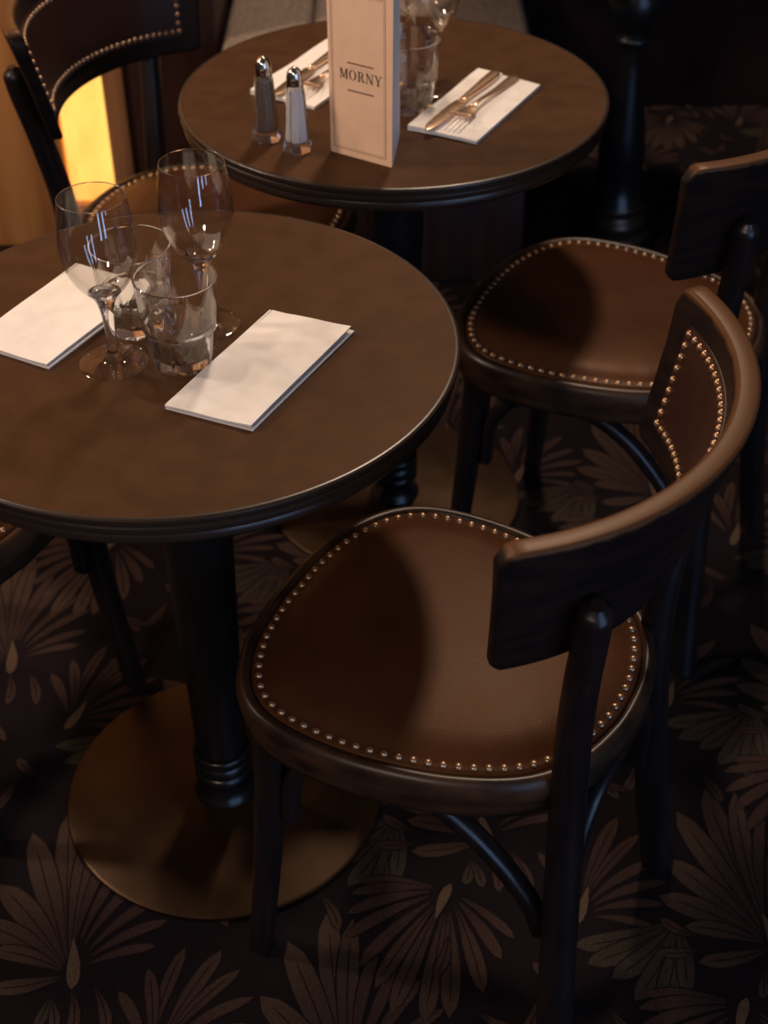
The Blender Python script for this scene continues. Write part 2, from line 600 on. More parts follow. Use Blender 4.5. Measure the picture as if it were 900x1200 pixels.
# ------------------------------------------------------------------ tables
TZ = 0.742
TOP_PROFILE = [(0.0, TZ), (0.3062, TZ), (0.3062, TZ - 0.003), (0.0, TZ - 0.003)]
EDGE_PROFILE = [(0.3000, TZ - 0.0006), (0.3060, TZ + 0.0001), (0.3085, TZ - 0.0002), (0.3104, TZ - 0.0016), (0.3110, TZ - 0.0040), (0.3100, TZ - 0.0075), (0.3072, TZ - 0.0080), (0.3072, TZ - 0.0105), (0.3090, TZ - 0.0120), (0.3095, TZ - 0.0150), (0.3085, TZ - 0.0185), (0.3055, TZ - 0.0200),
                (0.3050, TZ - 0.0220), (0.3062, TZ - 0.0245), (0.3058, TZ - 0.0300), (0.3020, TZ - 0.0350), (0.2950, TZ - 0.0370), (0.0, TZ - 0.0370)]
COLUMN_PROFILE = [(0.0, 0.088), (0.0335, 0.088), (0.0355, 0.20), (0.0425, 0.45), (0.0490, 0.64), (0.0505, 0.672), (0.070, 0.690), (0.085, 0.704), (0.0, 0.704)]
COLLAR_PROFILE = [(0.0, 0.008), (0.0420, 0.008), (0.0425, 0.014), (0.0375, 0.018), (0.0355, 0.026), (0.0355, 0.044), (0.0385, 0.047), (0.0395, 0.052), (0.0380, 0.057),
                  (0.0355, 0.059), (0.0360, 0.062), (0.0390, 0.066), (0.0395, 0.071), (0.0375, 0.076), (0.0360, 0.078), (0.0385, 0.083), (0.0395, 0.089), (0.0385, 0.095), (0.0360, 0.096), (0.0340, 0.090), (0.0, 0.0895)]
BASE_PROFILE = [(0.0, 0.0), (0.218, 0.0), (0.2195, 0.0025), (0.2190, 0.0065), (0.2150, 0.0085), (0.0, 0.0105)]


def make_table(loc, label, top_lathe_n=160):
    t = thing('round_table', label, 'table', loc, 0, 'round pedestal tables')
    top = obj('table_top', mesh_from('table_top', *lathe(TOP_PROFILE, 160, False), sharp=50), M_TOP, t)
    obj('edge_moulding', mesh_from('edge_moulding', *lathe(EDGE_PROFILE, 160, False), sharp=30), M_EDGE, t)
    obj('column', mesh_from('column', *lathe(COLUMN_PROFILE, 48, False), sharp=40), M_IRON, t)
    obj('collar', mesh_from('collar', *lathe(COLLAR_PROFILE, 48, False), sharp=60), M_IRON, t)
    obj('base_plate', mesh_from('base_plate', *lathe(BASE_PROFILE, 128, False), sharp=50), M_BRASS, t)
    return t


T1 = Vector((-0.2257, 1.3539, 0))
T2 = Vector((0.0191, 2.0239, 0))
table1 = make_table(T1, 'nearer round brown pedestal table holding four glasses and two napkins')
table2 = copy_tree(table1)
table2.location = T2
table2['label'] = 'farther round brown pedestal table holding the menu card and shakers'

# third table, only its turned pedestal shows
t3 = thing('pedestal_table', 'table on a black turned baluster pedestal at the dark upper right', 'table', (0.525, 2.965, 0))
obj('pedestal', mesh_from('pedestal', *lathe([(0, 0.095), (0.060, 0.095), (0.052, 0.115), (0.046, 0.14), (0.050, 0.18), (0.052, 0.21), (0.047, 0.26), (0.038, 0.33), (0.030, 0.40), (0.027, 0.445), (0.030, 0.452),
                                              (0.040, 0.456), (0.043, 0.463), (0.040, 0.470), (0.034, 0.474), (0.040, 0.484), (0.055, 0.50), (0.063, 0.525), (0.062, 0.55), (0.052, 0.58), (0.035, 0.605), (0.030, 0.64), (0.034, 0.68), (0.08, 0.704), (0.0, 0.704)], 48, False), sharp=60), M_IRON, t3)
obj('base_ring', mesh_from('base_ring', *lathe([(0, 0), (0.074, 0.0), (0.079, 0.012), (0.076, 0.026), (0.066, 0.032), (0.068, 0.040), (0.071, 0.050), (0.068, 0.062), (0.060, 0.068), (0.060, 0.082), (0.064, 0.090), (0.060, 0.097), (0, 0.097)], 48, False), sharp=60),
    mat('aged_bronze_ring', (0.09, 0.06, 0.045), 0.35, 0.8), t3)
obj('table_top', mesh_from('table_top_far', *lathe([(r * 1.35, z) for r, z in TOP_PROFILE], 96, False), sharp=50), M_TOP, t3)
obj('edge_moulding', mesh_from('edge_moulding_far', *lathe([(r * 1.35, z) for r, z in EDGE_PROFILE], 96, False), sharp=30), M_EDGE, t3)

# ------------------------------------------------------------------ chairs (local +X forward, +Y left)
_half = [(.205, 0), (.2035, .05), (.192, .108), (.166, .157), (.128, .182), (.065, .190), (0, .1845), (-.07, .167), (-.13, .136), (-.165, .092), (-.181, .040)]
_out = _half + [(-.184, 0)] + [(x, -y) for x, y in reversed(_half[1:])]
_dense = [Vector((p.x, p.y)) for p in catmull([Vector((x, y, 0)) for x, y in _out], 16, True)]


def resample(P, n):
    L = [0]
    for i in range(len(P)):
        L.append(L[-1] + (P[(i + 1) % len(P)] - P[i]).length)
    tot = L[-1]
    out, j = [], 0
    for k in range(n):
        d = tot * k / n
        while L[j + 1] < d:
            j += 1
        f = (d - L[j]) / (L[j + 1] - L[j])
        out.append(P[j].lerp(P[(j + 1) % len(P)], f))
    return out


def offset(P, d):
    n = len(P)
    out = []
    for i in range(n):
        t = (P[(i + 1) % n] - P[i - 1]).normalized()
        out.append(P[i] + Vector((t.y, -t.x)) * d)
    return out


OUT = resample(_dense, 112)


def ring_surface(rings):
    V, F = [], []
    n = len(rings[0])
    for r in rings:
        V += r
    for i in range(len(rings) - 1):
        for k in range(n):
            F.append((i * n + k, i * n + (k + 1) % n, (i + 1) * n + (k + 1) % n, (i + 1) * n + k))
    return V, F


def ring(d, z, s=1.0):
    return [(p.x * s, p.y * s, z) for p in offset(OUT, d)]


frame_sec = [(-.004, .452), (.0085, .4625), (.0105, .4685), (.0150, .4705), (.0205, .4690), (.0245, .4630), (.0262, .4540), (.0250, .4440), (.0215, .4360), (.0200, .4300), (.0205, .4240), (.0180, .4150), (.012, .4130), (-.025, .4130), (-.030, .420)]
V, F = ring_surface([ring(d, z) for d, z in frame_sec])
seat_frame_me = mesh_from('seat_frame', V, F, sharp=60)

rings = [ring(-.02, .440), ring(.0085, .4585), ring(.0092, .4645), ring(.0070, .4685), ring(.002, .4695), ring(-.003, .4700)]
n_ = len(OUT)
_pr = random.Random(5)
puck = [_pr.uniform(-1, 1) for _ in range(n_)]
NN = 82


def wave(k):
    return cos(2 * PI * NN * k / n_)


for d, z, am in ((-.008, .4722, .0006), (-.014, .4752, .0005), (-.024, .4782, .0002), (-.040, .4802, 0)):
    base = offset(OUT, d)
    rings.append([(p.x, p.y, z - am * wave(k) + am * 0.8 * puck[k]) for k, p in enumerate(base)])
for s, z in ((.70, .4815), (.55, .4822), (.38, .4826), (.2, .4828), (.08, .4828)):
    rings.append([(p.x * s, p.y * s, z) for p in offset(OUT, -.02)])
V, F = ring_surface(rings)
F.append(tuple(range(len(V) - n_, len(V))))
F.append(tuple(range(0, n_)))
seat_pad_me = mesh_from('seat_pad', V, F, sharp=80)


def dome(r, h, n=10):
    return lathe([(r * 1.0, -h * 0.25), (r, 0), (r * .87, h * .5), (r * .5, h * .87), (0, h)], n, False)


nail_me = mesh_from('nail', *dome(.0046, .0034), sharp=80)

# back panel: conical curve
Z0, Z1 = .662, .836


def back_pt(s, t, off=0.0):
    """s -1..1 across, t 0..1 upwards, off towards the sitter"""
    R = .270 + (.308 - .270) * t - off
    cx = .050 + (.043 - .050) * t
    ha = math.radians(51 + 3 * t)
    a = s * ha
    return Vector((cx - R * cos(a), R * sin(a), Z0 + (Z1 - Z0) * t))


def back_grid(s_in, rt, rb, offf, ns=44, nt=9, t_lo=0.0, t_hi=1.0):
    halfw = .278
    svals = []
    for i in range(ns + 1):
        x = -1 + 2 * i / ns
        x = math.sin(x * PI / 2) * 0.35 + x * 0.65
        svals.append(x * s_in)
    H = Z1 - Z0
    grid = []
    for s in svals:
        dist = (s_in - abs(s)) * halfw
        def cut(r):
            if dist >= r:
                return 0
            dd = r - dist
            return r - math.sqrt(max(0, r * r - dd * dd))
        ta, tb = t_lo + cut(rb) / H, t_hi - cut(rt) / H
        grid.append([back_pt(s, ta + (tb - ta) * k / nt, offf(s / s_in, k / nt)) for k in range(nt + 1)])
    return grid


def slab(s_in, rt, rb, f_out, f_in, t_lo=0.0, t_hi=1.0, ns=44, nt=9):
    A = back_grid(s_in, rt, rb, f_out, ns, nt, t_lo, t_hi)
    B = back_grid(s_in, rt, rb, f_in, ns, nt, t_lo, t_hi)
    V, F = [], []
    w = nt + 1
    for g in (A, B):
        for col in g:
            V += col
    o = len(A) * w
    for i in range(ns):
        for k in range(nt):
            F.append((i * w + k, (i + 1) * w + k, (i + 1) * w + k + 1, i * w + k + 1))
            F.append((o + i * w + k, o + i * w + k + 1, o + (i + 1) * w + k + 1, o + (i + 1) * w + k))
        for k in (0, nt):
            F.append((i * w + k, (i + 1) * w + k, o + (i + 1) * w + k, o + i * w + k))
    for i in (0, ns):
        for k in range(nt):
            F.append((i * w + k, i * w + k + 1, o + i * w + k + 1, o + i * w + k))
    return V, F


TH = .019
V, F = slab(1.0, .020, .010, lambda s, t: -.002 * max(0, t - .6) / .4, lambda s, t: TH + .003 * max(0, t - .7) / .3)
back_me = mesh_from('back_panel', V, F, False)
bm = bmesh.new()
bm.from_mesh(back_me)
es = [e for e in bm.edges if len(e.link_faces) == 2 and e.calc_face_angle(0) > math.radians(50)]
bmesh.ops.bevel(bm, geom=es, offset=.005, segments=3, affect='EDGES', profile=0.5)
bm.to_mesh(back_me)
bm.free()
for p in back_me.polygons:
    p.use_smooth = True
back_me.set_sharp_from_angle(angle=math.radians(50))

PS, PT0, PT1 = .875, .16, .84
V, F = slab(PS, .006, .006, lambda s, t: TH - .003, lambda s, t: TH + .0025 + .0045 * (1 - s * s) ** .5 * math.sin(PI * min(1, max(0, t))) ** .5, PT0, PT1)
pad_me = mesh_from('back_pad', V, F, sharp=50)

# back pad nail positions
nail_line = []
NB = 34
for i in range(NB + 1):
    s = -PS * .965 + 2 * PS * .965 * i / NB
    for t in (PT0 + .045, PT1 - .045):
        nail_line.append((s, t))
for k in range(1, 8):
    t = PT0 + .045 + (PT1 - PT0 - .09) * k / 8
    for s in (-PS * .965, PS * .965):
        nail_line.append((s, t))


def rear_leg(sgn):
    P = catmull([(-.215, .186, 0), (-.200, .160, .14), (-.188, .141, .30), (-.181, .131, .42), (-.180, .134, .52), (-.187, .152, .62), (-.1975, .171, .710), (-.2015, .177, .748)], 6)
    P = [Vector((p.x, p.y * sgn, p.z)) for p in P]
    d = (P[-1] - P[-2]).normalized()
    path = P + [P[-1] + d * .004, P[-1] + d * .0065]
    m_ = len(path)

    def size(f):
        a = .0212 - .0050 * f
        if f > (m_ - 2.5) / (m_ - 1):
            a *= .45
        elif f > (m_ - 3.5) / (m_ - 1):
            a *= .82
        return a, a * .95
    return sweep(path, size, (1, 0, 0), 14, 2.5)


def front_leg(sgn):
    P = catmull([(.188, .172, 0), (.176, .161, .15), (.166, .153, .30), (.160, .148, .414)], 5)
    P = [Vector((p.x, p.y * sgn, p.z)) for p in P]
    return sweep(P, lambda f: (.0135 + .0055 * f, .0135 + .0055 * f), (1, 0, 0), 14, 3.2)


SIDE = ((0, .255), (.010, .305), (.05, .345), (.14, .382), (.28, .400), (.42, .402), (.56, .392), (.69, .368), (.80, .335), (.90, .294), (.965, .258), (1, .222))


def hint_arch(p0, p1, bulge, prof=None):
    p0, p1 = Vector((*p0, 0)), Vector((*p1, 0))
    b = Vector((*bulge, 0))
    side = Vector((0, 0, 1)).cross(p1 - p0).normalized()
    pts = []
    z0, z1 = .255, .403
    for f, z in prof or ((0, z0), (.012, z0 + .05), (.06, z0 + .095), (.16, z0 + .130), (.30, z1 - .004), (.5, z1), (.70, z1 - .004), (.84, z0 + .130), (.94, z0 + .095), (.988, z0 + .05), (1, z0)):
        q = p0.lerp(p1, f)
        k = 4 * f * (1 - f)
        pts.append(Vector((q.x + b.x * k, q.y + b.y * k, z)))
    return sweep(catmull(pts, 4), (.0100, .0120), tuple(side), 12, 3.0)


leg_meshes = [mesh_from('rear_leg', *rear_leg(s), sharp=60) for s in (1, -1)]
fleg_meshes = [mesh_from('front_leg', *front_leg(s), sharp=60) for s in (1, -1)]
arch_meshes = [mesh_from('brace', *hint_arch((.143, .150), (-.168, .138), (0, .012), SIDE), sharp=60),
               mesh_from('brace', *hint_arch((.143, -.150), (-.168, -.138), (0, -.012), SIDE), sharp=60),
               mesh_from('brace', *hint_arch((.164, -.128), (.164, .128), (.012, 0)), sharp=60),
               mesh_from('brace', *hint_arch((-.184, .112), (-.184, -.112), (-.006, 0)), sharp=60)]
NAILS = resample(_dense, NN)


def make_chair(label, loc, rz):
    t = thing('bistro_chair', label, 'chair', loc, rz, 'leather seated bistro chairs')
    obj('seat_frame', seat_frame_me, M_RIM, t)
    sp = obj('seat_pad', seat_pad_me, M_LEATHER, t)
    sp['label'] = 'brown leather seat with brass nails around its edge'
    for p in NAILS:
        obj('nail', nail_me, M_NAIL, sp, (p.x, p.y, .4698))
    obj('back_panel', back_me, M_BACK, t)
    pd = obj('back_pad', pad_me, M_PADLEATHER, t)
    pd['label'] = 'nailed leather pad on the inside of the backrest'
    for s, tt in nail_line:
        p = back_pt(s, tt, TH + .0035)
        q = back_pt(s, tt, TH + .0135)
        nl = obj('nail', nail_me, M_NAIL, pd, p)
        nl.rotation_euler = (q - p).to_track_quat('Z', 'Y').to_euler()
    for me in leg_meshes:
        obj('rear_leg', me, M_WOOD, t)
    for me in fleg_meshes:
        obj('front_leg', me, M_WOOD, t)
    for me in arch_meshes:
        obj('brace', me, M_WOOD, t)
    return t


R = math.radians
chairA = make_chair('dark wooden bistro chair with brown leather seat in the foreground, nearest the camera', (0.0859, 1.163, 0), R(152))
for label, loc, rz in (
        ('bistro chair with brown leather seat at the right side of the farther table', (0.352, 1.850, 0), R(152)),
        ('bistro chair facing the camera in front of the glowing amber panel, leather backrest nailed', (-0.288, 2.172, 0), R(-26)),
        ('mostly hidden bistro chair left of the nearer table, one front leg showing', (-0.625, 1.495, 0), R(-26))):
    c = copy_tree(chairA)
    c.location = loc
    c.rotation_euler = (0, 0, rz)
    c['label'] = label

# ------------------------------------------------------------------ glassware
def finer(seg, step=.0025):
    """resample a smooth (r, z) run of profile points so wall normals stay true"""
    P = catmull([Vector((r, z, 0)) for r, z in seg], 10)
    out, acc = [P[0]], 0.0
    for a, b in zip(P, P[1:]):
        acc += (b - a).length
        if acc >= step:
            out.append(b)
            acc = 0.0
    if (out[-1] - P[-1]).length > 1e-5:
        out.append(P[-1])
    return [(max(0.0, p.x), p.y) for p in out]


def wine_glass_profile():
    # outer from foot centre, then up stem and bowl, over the rim, down the inside
    out = [(0, 0), (.0345, 0), (.0368, .0008), (.0370, .0016), (.0350, .0024), (.022, .0042), (.011, .0072), (.0068, .012), (.0056, .020), (.0052, .035), (.0056, .050), (.0068, .062), (.0088, .072),
           (.0115, .0795), (.0165, .0862), (.0238, .0945), (.0305, .1050), (.0362, .1180), (.0392, .1310), (.0399, .1420), (.0392, .1560), (.0372, .1740), (.0342, .1930)]
    rim = [(.0341, .1935), (.0337, .1938), (.0333, .1935)]
    inn = [(.0332, .1930), (.0360, .1740), (.0380, .1560), (.0387, .1420), (.0380, .1312), (.0350, .1185), (.0293, .1060), (.0225, .0960), (.0150, .0890), (.0070, .0855), (0, .0845)]
    return out[:4] + finer(out[4:]) + rim + finer(inn)


wg_me = mesh_from('wine_glass', *lathe(wine_glass_profile(), 72, False), sharp=70)


def two_glass(me, zlo, zhi, rim_z):
    me.materials.append(M_GLASS)
    me.materials.append(M_GLASSK)
    for p in me.polygons:
        if zlo < p.center.z < zhi or p.center.z > rim_z:
            p.material_index = 1


two_glass(wg_me, .006, .088, .1930)


def tumbler_profile():
    N = 10

    def facet(r, k):
        def f(a):
            s = 2 * PI / N
            d = (a % s) - s / 2
            return r * (1 - k + k * cos(PI / N) / cos(d)) * (1 + 0.012 * k)
        return f
    out = [(0, .0015), (facet(.0290, 1), .0), (facet(.0322, 1), .0015), (facet(.0336, 1), .005), (facet(.0350, 1), .015), (facet(.0373, 1), .036), (facet(.0383, 1), .0430), (.0398, .0460), (.0400, .0475), (.0397, .0490),
           ] + finer([(.0398, .0500), (.0410, .064), (.0426, .086), (.0437, .1010)], .004)
    rim = [(.0438, .1018), (.0434, .1026), (.0428, .1029), (.0422, .1026), (.0418, .1018)]

    def flute(r, k):
        return lambda a: r * (1 + k * cos(N * a))
    inn = finer([(.0417, .1010), (.0404, .086), (.0387, .064), (.0372, .049)], .004) + [(flute(.0352, -.015), .040), (flute(.0326, -.04), .025), (flute(.0300, -.04), .0170), (.0250, .0125), (.012, .0112), (0, .011)]
    return out + rim + inn


tm_me = mesh_from('tumbler', *lathe(tumbler_profile(), 80, False), sharp=28)
two_glass(tm_me, -1, .048, .1010)


def single(name, me, m_, loc, rz, label, cat, group):
    o = obj(name, me, m_, None, loc)
    o.rotation_euler = (0, 0, rz)
    return tag(o, label, cat, group)


ZT = TZ + 0.0002
single('wine_glass', wg_me, M_GLASS, (-0.286, 1.311, ZT), .3, 'stemmed wine glass standing left of the front tumbler beside the left napkin', 'wine glass', 'wine glasses')
single('wine_glass', wg_me, M_GLASS, (-0.1945, 1.387, ZT), 1., 'stemmed wine glass standing behind the front tumbler on the nearer table', 'wine glass', 'wine glasses')
single('wine_glass', wg_me, M_GLASS, (0.073, 2.038, ZT), 1.6, 'stemmed wine glass behind the tumblers on the farther table', 'wine glass', 'wine glasses')
single('tumbler', tm_me, M_GLASS, (-0.2125, 1.314, ZT), .1, 'clear faceted tumbler at the front of the glasses, beside the right napkin', 'tumbler', 'faceted tumblers')
single('tumbler', tm_me, M_GLASS, (-0.2685, 1.3845, ZT), .35, 'clear faceted tumbler half hidden behind the left wine glass', 'tumbler', 'faceted tumblers')
single('tumbler', tm_me, M_GLASS, (0.040, 1.966, ZT), .2, 'clear faceted tumbler just right of the menu card, in front of another', 'tumbler', 'faceted tumblers')
single('tumbler', tm_me, M_GLASS, (-0.002, 2.046, ZT), .5, 'clear faceted tumbler mostly hidden behind the menu card', 'tumbler', 'faceted tumblers')

# ------------------------------------------------------------------ napkins
def sheet(c, u0, u1, v0, v1, zf, th, nu=10, nv=14):
    """bilinear sheet in quad c (c0 c1 c2 c3: u along c0-c1, v along c0-c3) with top height zf(u, v)"""
    V, F = [], []
    for lay in (0, 1):
        for i in range(nu + 1):
            for k in range(nv + 1):
                u, v = u0 + (u1 - u0) * i / nu, v0 + (v1 - v0) * k / nv
                p = (c[0] * (1 - u) + c[1] * u) * (1 - v) + (c[3] * (1 - u) + c[2] * u) * v
                z = zf(u, v) - (0 if lay else th)
                V.append((p.x, p.y, z))
    w = nv + 1
    o = (nu + 1) * w
    for i in range(nu):
        for k in range(nv):
            F.append((i * w + k, i * w + k + 1, (i + 1) * w + k + 1, (i + 1) * w + k))
            F.append((o + i * w + k, o + (i + 1) * w + k, o + (i + 1) * w + k + 1, o + i * w + k + 1))
        for k in (0, nv):
            F.append((i * w + k, (i + 1) * w + k, o + (i + 1) * w + k, o + i * w + k))
    for k in range(nv):
        for i in (0, nu):
            F.append((i * w + k, o + i * w + k, o + i * w + k + 1, i * w + k + 1))
    return V, F


def napkin(label, corners, lift, group='paper napkins'):
    c = [Vector(p) for p in corners]
    ctr = (c[0] + c[1] + c[2] + c[3]) / 4
    t = thing('paper_napkin', label, 'napkin', (ctr.x, ctr.y, TZ + 0.0002), 0, group)
    c = [p - ctr for p in c]
    # lower leaf, upper leaf and the rolled fold that joins them
    obj('lower_leaf', mesh_from('lower_leaf', *sheet(c, .0, 1.012, 0.0, 1.0, lambda u, v: .0022 + .0008 * v, .0021), sharp=40), M_PAPER, t)
    def top(u, v):
        return .0047 + lift * (max(0.0, u) ** 1.4) * (0.35 + 0.65 * v ** 2) + .0012 * math.sin(PI * v) + .0006 * math.sin(7 * u + 5 * v)
    obj('upper_leaf', mesh_from('upper_leaf', *sheet(c, -.004, .992, 0.0, .985, top, .0018), sharp=40), M_PAPER, t)
    fold = [((c[0] * (1 - v) + c[3] * v).x, (c[0] * (1 - v) + c[3] * v).y,   .0027 + .0005 * v) for v in [.01 + .97 * i / 8 for i in range(9)]]
    obj('fold', mesh_from('fold', *sweep([Vector(p) for p in fold], (.0021, .0024), (0, 0, 1), 10, 2.0), sharp=60), M_PAPER, t)
    return t


napkin('folded white paper napkin right of the tumblers on the nearer table', [(-.222, 1.224), (-.131, 1.184), (-.032, 1.368), (-.123, 1.413)], .006)
napkin('folded white paper napkin at the left edge behind the left wine glass', [(-.447, 1.350), (-.355, 1.300), (-.262, 1.466), (-.357, 1.522)], .003)


def set_napkin(label, corners):
    c = [Vector(p) for p in corners]
    ctr = (c[0] + c[1] + c[2] + c[3]) / 4
    t = thing('paper_napkin', label, 'napkin', (ctr.x, ctr.y, TZ + 0.0002), 0, 'paper napkins')
    c = [p - ctr for p in c]
    obj('lower_leaf', mesh_from('lower_leaf', *sheet(c, 0, 1, 0, 1, lambda u, v: .0046 + .0014 * math.sin(PI * u), .0045), sharp=40), M_PAPER, t)
    obj('pocket_flap', mesh_from('pocket_flap', *sheet(c, .0, .40, 0, 1, lambda u, v: .0078 + .0008 * math.sin(9 * v), .0026), sharp=40), M_PAPER, t)
    return t


set_napkin('white paper napkin under the knife and fork right of the menu card', [(.037, 1.893), (.129, 1.845), (.232, 2.036), (.145, 2.091)])
set_napkin('white paper napkin under cutlery half hidden behind the shakers', [(-.188, 2.020), (-.094, 1.964), (.012, 2.156), (-.082, 2.212)])


# ------------------------------------------------------------------ cutlery (local +X from handle end to tip)
def plate_strip(stations, th):
    """stations: (x, half width, z) -> thin solid"""
    V, F = [], []
    for x, w, z in stations:
        V += [(x, -w, z), (x, w, z), (x, -w * .92, z + th), (x, w * .92, z + th)]
    for i in range(len(stations) - 1):
        a, b = 4 * i, 4 * i + 4
        F += [(a, a + 1, b + 1, b), (a + 2, b + 2, b + 3, a + 3), (a, b, b + 2, a + 2), (a + 1, a + 3, b + 3, b + 1)]
    a = 4 * (len(stations) - 1)
    F += [(0, 2, 3, 1), (a, a + 1, a + 3, a + 2)]
    return V, F


def smooth_mesh(name, V, F, bev=.0006):
    me = mesh_from(name, V, F, False)
    bm = bmesh.new()
    bm.from_mesh(me)
    es = [e for e in bm.edges if len(e.link_faces) == 2 and e.calc_face_angle(0) > math.radians(50)]
    bmesh.ops.bevel(bm, geom=es, offset=bev, segments=2, affect='EDGES', profile=.5)
    bm.to_mesh(me)
    bm.free()
    for p in me.polygons:
        p.use_smooth = True
    me.set_sharp_from_angle(angle=math.radians(55))
    return me


kn_handle = smooth_mesh('handle', *plate_strip([(0, .0055, .0005), (.006, .0088, 0), (.03, .0088, 0), (.06, .0072, 0), (.09, .0058, 0), (.108, .0052, 0), (.114, .0062, 0)], .0062), .0016)
kn_blade = smooth_mesh('blade', *plate_strip([(.113, .0050, .0022), (.118, .0088, .0024), (.14, .0102, .0024), (.18, .0104, .0024), (.205, .0090, .0024), (.218, .0060, .0024), (.224, .0018, .0024)], .0014), .0003)
fk_handle = smooth_mesh('handle', *plate_strip([(0, .0052, .0005), (.006, .0092, 0), (.025, .0088, 0.0003), (.055, .0062, .002), (.085, .0042, .005), (.110, .0034, .0075), (.128, .0036, .008), (.136, .0048, .0072)], .0026), .0009)
fk_head = smooth_mesh('head', *plate_strip([(.135, .0046, .0073), (.143, .0088, .0058), (.152, .0118, .0048), (.160, .0124, .0050), (.165, .0124, .0058)], .0018), .0005)
tine_me = smooth_mesh('tine', *plate_strip([(.164, .0016, .0056), (.176, .0015, .0090), (.188, .0013, .0135), (.197, .0009, .0175), (.200, .0004, .0190)], .0014), .0003)


def knife(label, p, q, z):
    d = Vector(q) - Vector(p)
    t = thing('table_knife', label, 'knife', (p[0], p[1], z), math.atan2(d.y, d.x), 'cutlery on the farther table')
    obj('handle', kn_handle, M_STEEL, t)
    obj('blade', kn_blade, M_STEEL, t)
    return t


def fork(label, p, q, z):
    d = Vector(q) - Vector(p)
    t = thing('table_fork', label, 'fork', (p[0], p[1], z), math.atan2(d.y, d.x), 'cutlery on the farther table')
    obj('handle', fk_handle, M_STEEL, t)
    obj('head', fk_head, M_STEEL, t)
    for k in range(4):
        obj('tine', tine_me, M_STEEL, t, (0, (k - 1.5) * .0069, 0))
    return t


knife('steel table knife on the napkin right of the menu card', (.170, 2.066), (.061, 1.868), TZ + .0083)
fork('steel table fork on the napkin right of the menu card', (.197, 2.058), (.100, 1.888), TZ + .0068)
knife('steel table knife on the napkin half hidden behind the shakers', (-.050, 2.190), (-.150, 1.995), TZ + .0083)
fork('steel table fork on the napkin half hidden behind the shakers', (-.020, 2.170), (-.112, 2.000), TZ + .0068)


# ------------------------------------------------------------------ salt and pepper shakers
def octo(r, k=1.0):
    def f(a):
        s = PI / 4
        d = (a % s) - s / 2
        return r * (1 - k + k * cos(PI / 8) / cos(d))
    return f


sh_out = [(0, 0), (octo(.0178), 0), (octo(.0196), .0015), (octo(.0198), .006), (octo(.0182), .012), (octo(.0172), .018), (octo(.0150), .045), (octo(.0132), .072), (octo(.0124), .0800), (.0112, .0845), (.0100, .0880), (.0086, .0885)]
sh_in = [(.0086, .0850), (octo(.0102), .078), (octo(.0112), .071), (octo(.0130), .045), (octo(.0148), .020), (octo(.0140), .0135), (.006, .0115), (0, .0112)]
sh_out = [(r, z * 1.075) for r, z in sh_out]
sh_in = [(r, z * 1.075) for r, z in sh_in]
sh_me = mesh_from('glass_body', *lathe(sh_out + sh_in, 48, False), sharp=25)
fill_me = mesh_from('filling', *lathe([(0, .0125), (.006, .0128), (octo(.0138), .0155), (octo(.0146), .0215), (octo(.0128), .0484), (octo(.0110), .0763), (octo(.0100), .084), (0, .0855)], 48, False), sharp=40)
cap_me = mesh_from('cap', *lathe([(r * .96, .0910 + (z - .0845) * .80) for r, z in [(.0088, .0845), (.0108, .0850), (.0114, .0865), (.0108, .0882), (.0114, .0898), (.0108, .0915), (.0113, .0930), (.0113, .0965), (.0110, .1000), (.0095, .1065), (.0072, .1115), (.0055, .1128), (.0030, .1150), (0, .1158)]], 40, True), sharp=60)


def shaker(label, loc, fill, rz):
    t = thing('shaker', label, 'shaker', loc, rz, 'salt and pepper shakers')
    obj('glass_body', sh_me, M_GLASSK, t)
    f = fill_me.copy()
    f.materials.clear()
    obj('filling', f, fill, t)
    obj('cap', cap_me, M_CHROME, t)
    return t


shaker('glass pepper shaker with chrome cap, grey filling, left of the salt', (-.155, 1.868, ZT), M_PEPPER, .1)
shaker('glass salt shaker with chrome cap, white filling, beside the menu card', (-.112, 1.833, ZT), M_SALT, .3)

# ------------------------------------------------------------------ menu card
mL, mR, mB = Vector((-.067, 1.829)), Vector((.0165, 1.775)), Vector((.026, 1.877))
MH = .223
menu = thing('menu_card', 'standing kraft card menu printed MORNY on the farther table', 'menu', (mL.x, mL.y, ZT), math.atan2((mR - mL).y, (mR - mL).x))
MW = (mR - mL).length
_inv = Matrix.Rotation(-menu.rotation_euler.z, 2)


def mloc(p):
    return _inv @ (Vector(p) - mL)


def card_panel(name, p, q, material, th=.0009, rc=.004):
    p, q = Vector(p), Vector(q)
    d = (q - p)
    L = d.length
    d.normalize()
    nrm = Vector((d.y, -d.x))
    prof = []
    for cx, cz, a0 in ((L - rc, rc * .3, -90), (L - rc, MH - rc, 0), (rc, MH - rc, 90), (rc, rc, 180)):
        rr = rc if not (cz < rc and cx > rc) else rc * .3
        for k in range(5):
            a = R(a0 + 90 * k / 4)
            prof.append((cx + rr * cos(a), cz + rr * sin(a)))
    n = len(prof)
    V = [(p.x + d.x * x, p.y + d.y * x, z) for x, z in prof] + [(p.x + d.x * x - nrm.x * th, p.y + d.y * x - nrm.y * th, z) for x, z in prof]
    F = [tuple(range(n)), tuple(range(2 * n - 1, n - 1, -1))] + [(i, (i + 1) % n, n + (i + 1) % n, n + i) for i in range(n)]
    return obj(name, mesh_from(name, V, F, False), material, menu)


card_panel('front_panel', (0, 0), (MW, 0), M_KRAFT)
card_panel('side_panel', mloc(mR) + Vector((-.003, .0016)), mloc(mB), M_CARDW)
card_panel('rear_panel', mloc(mB) + Vector((-.001, .001)), Vector((.004, .0015)), M_CARDW)


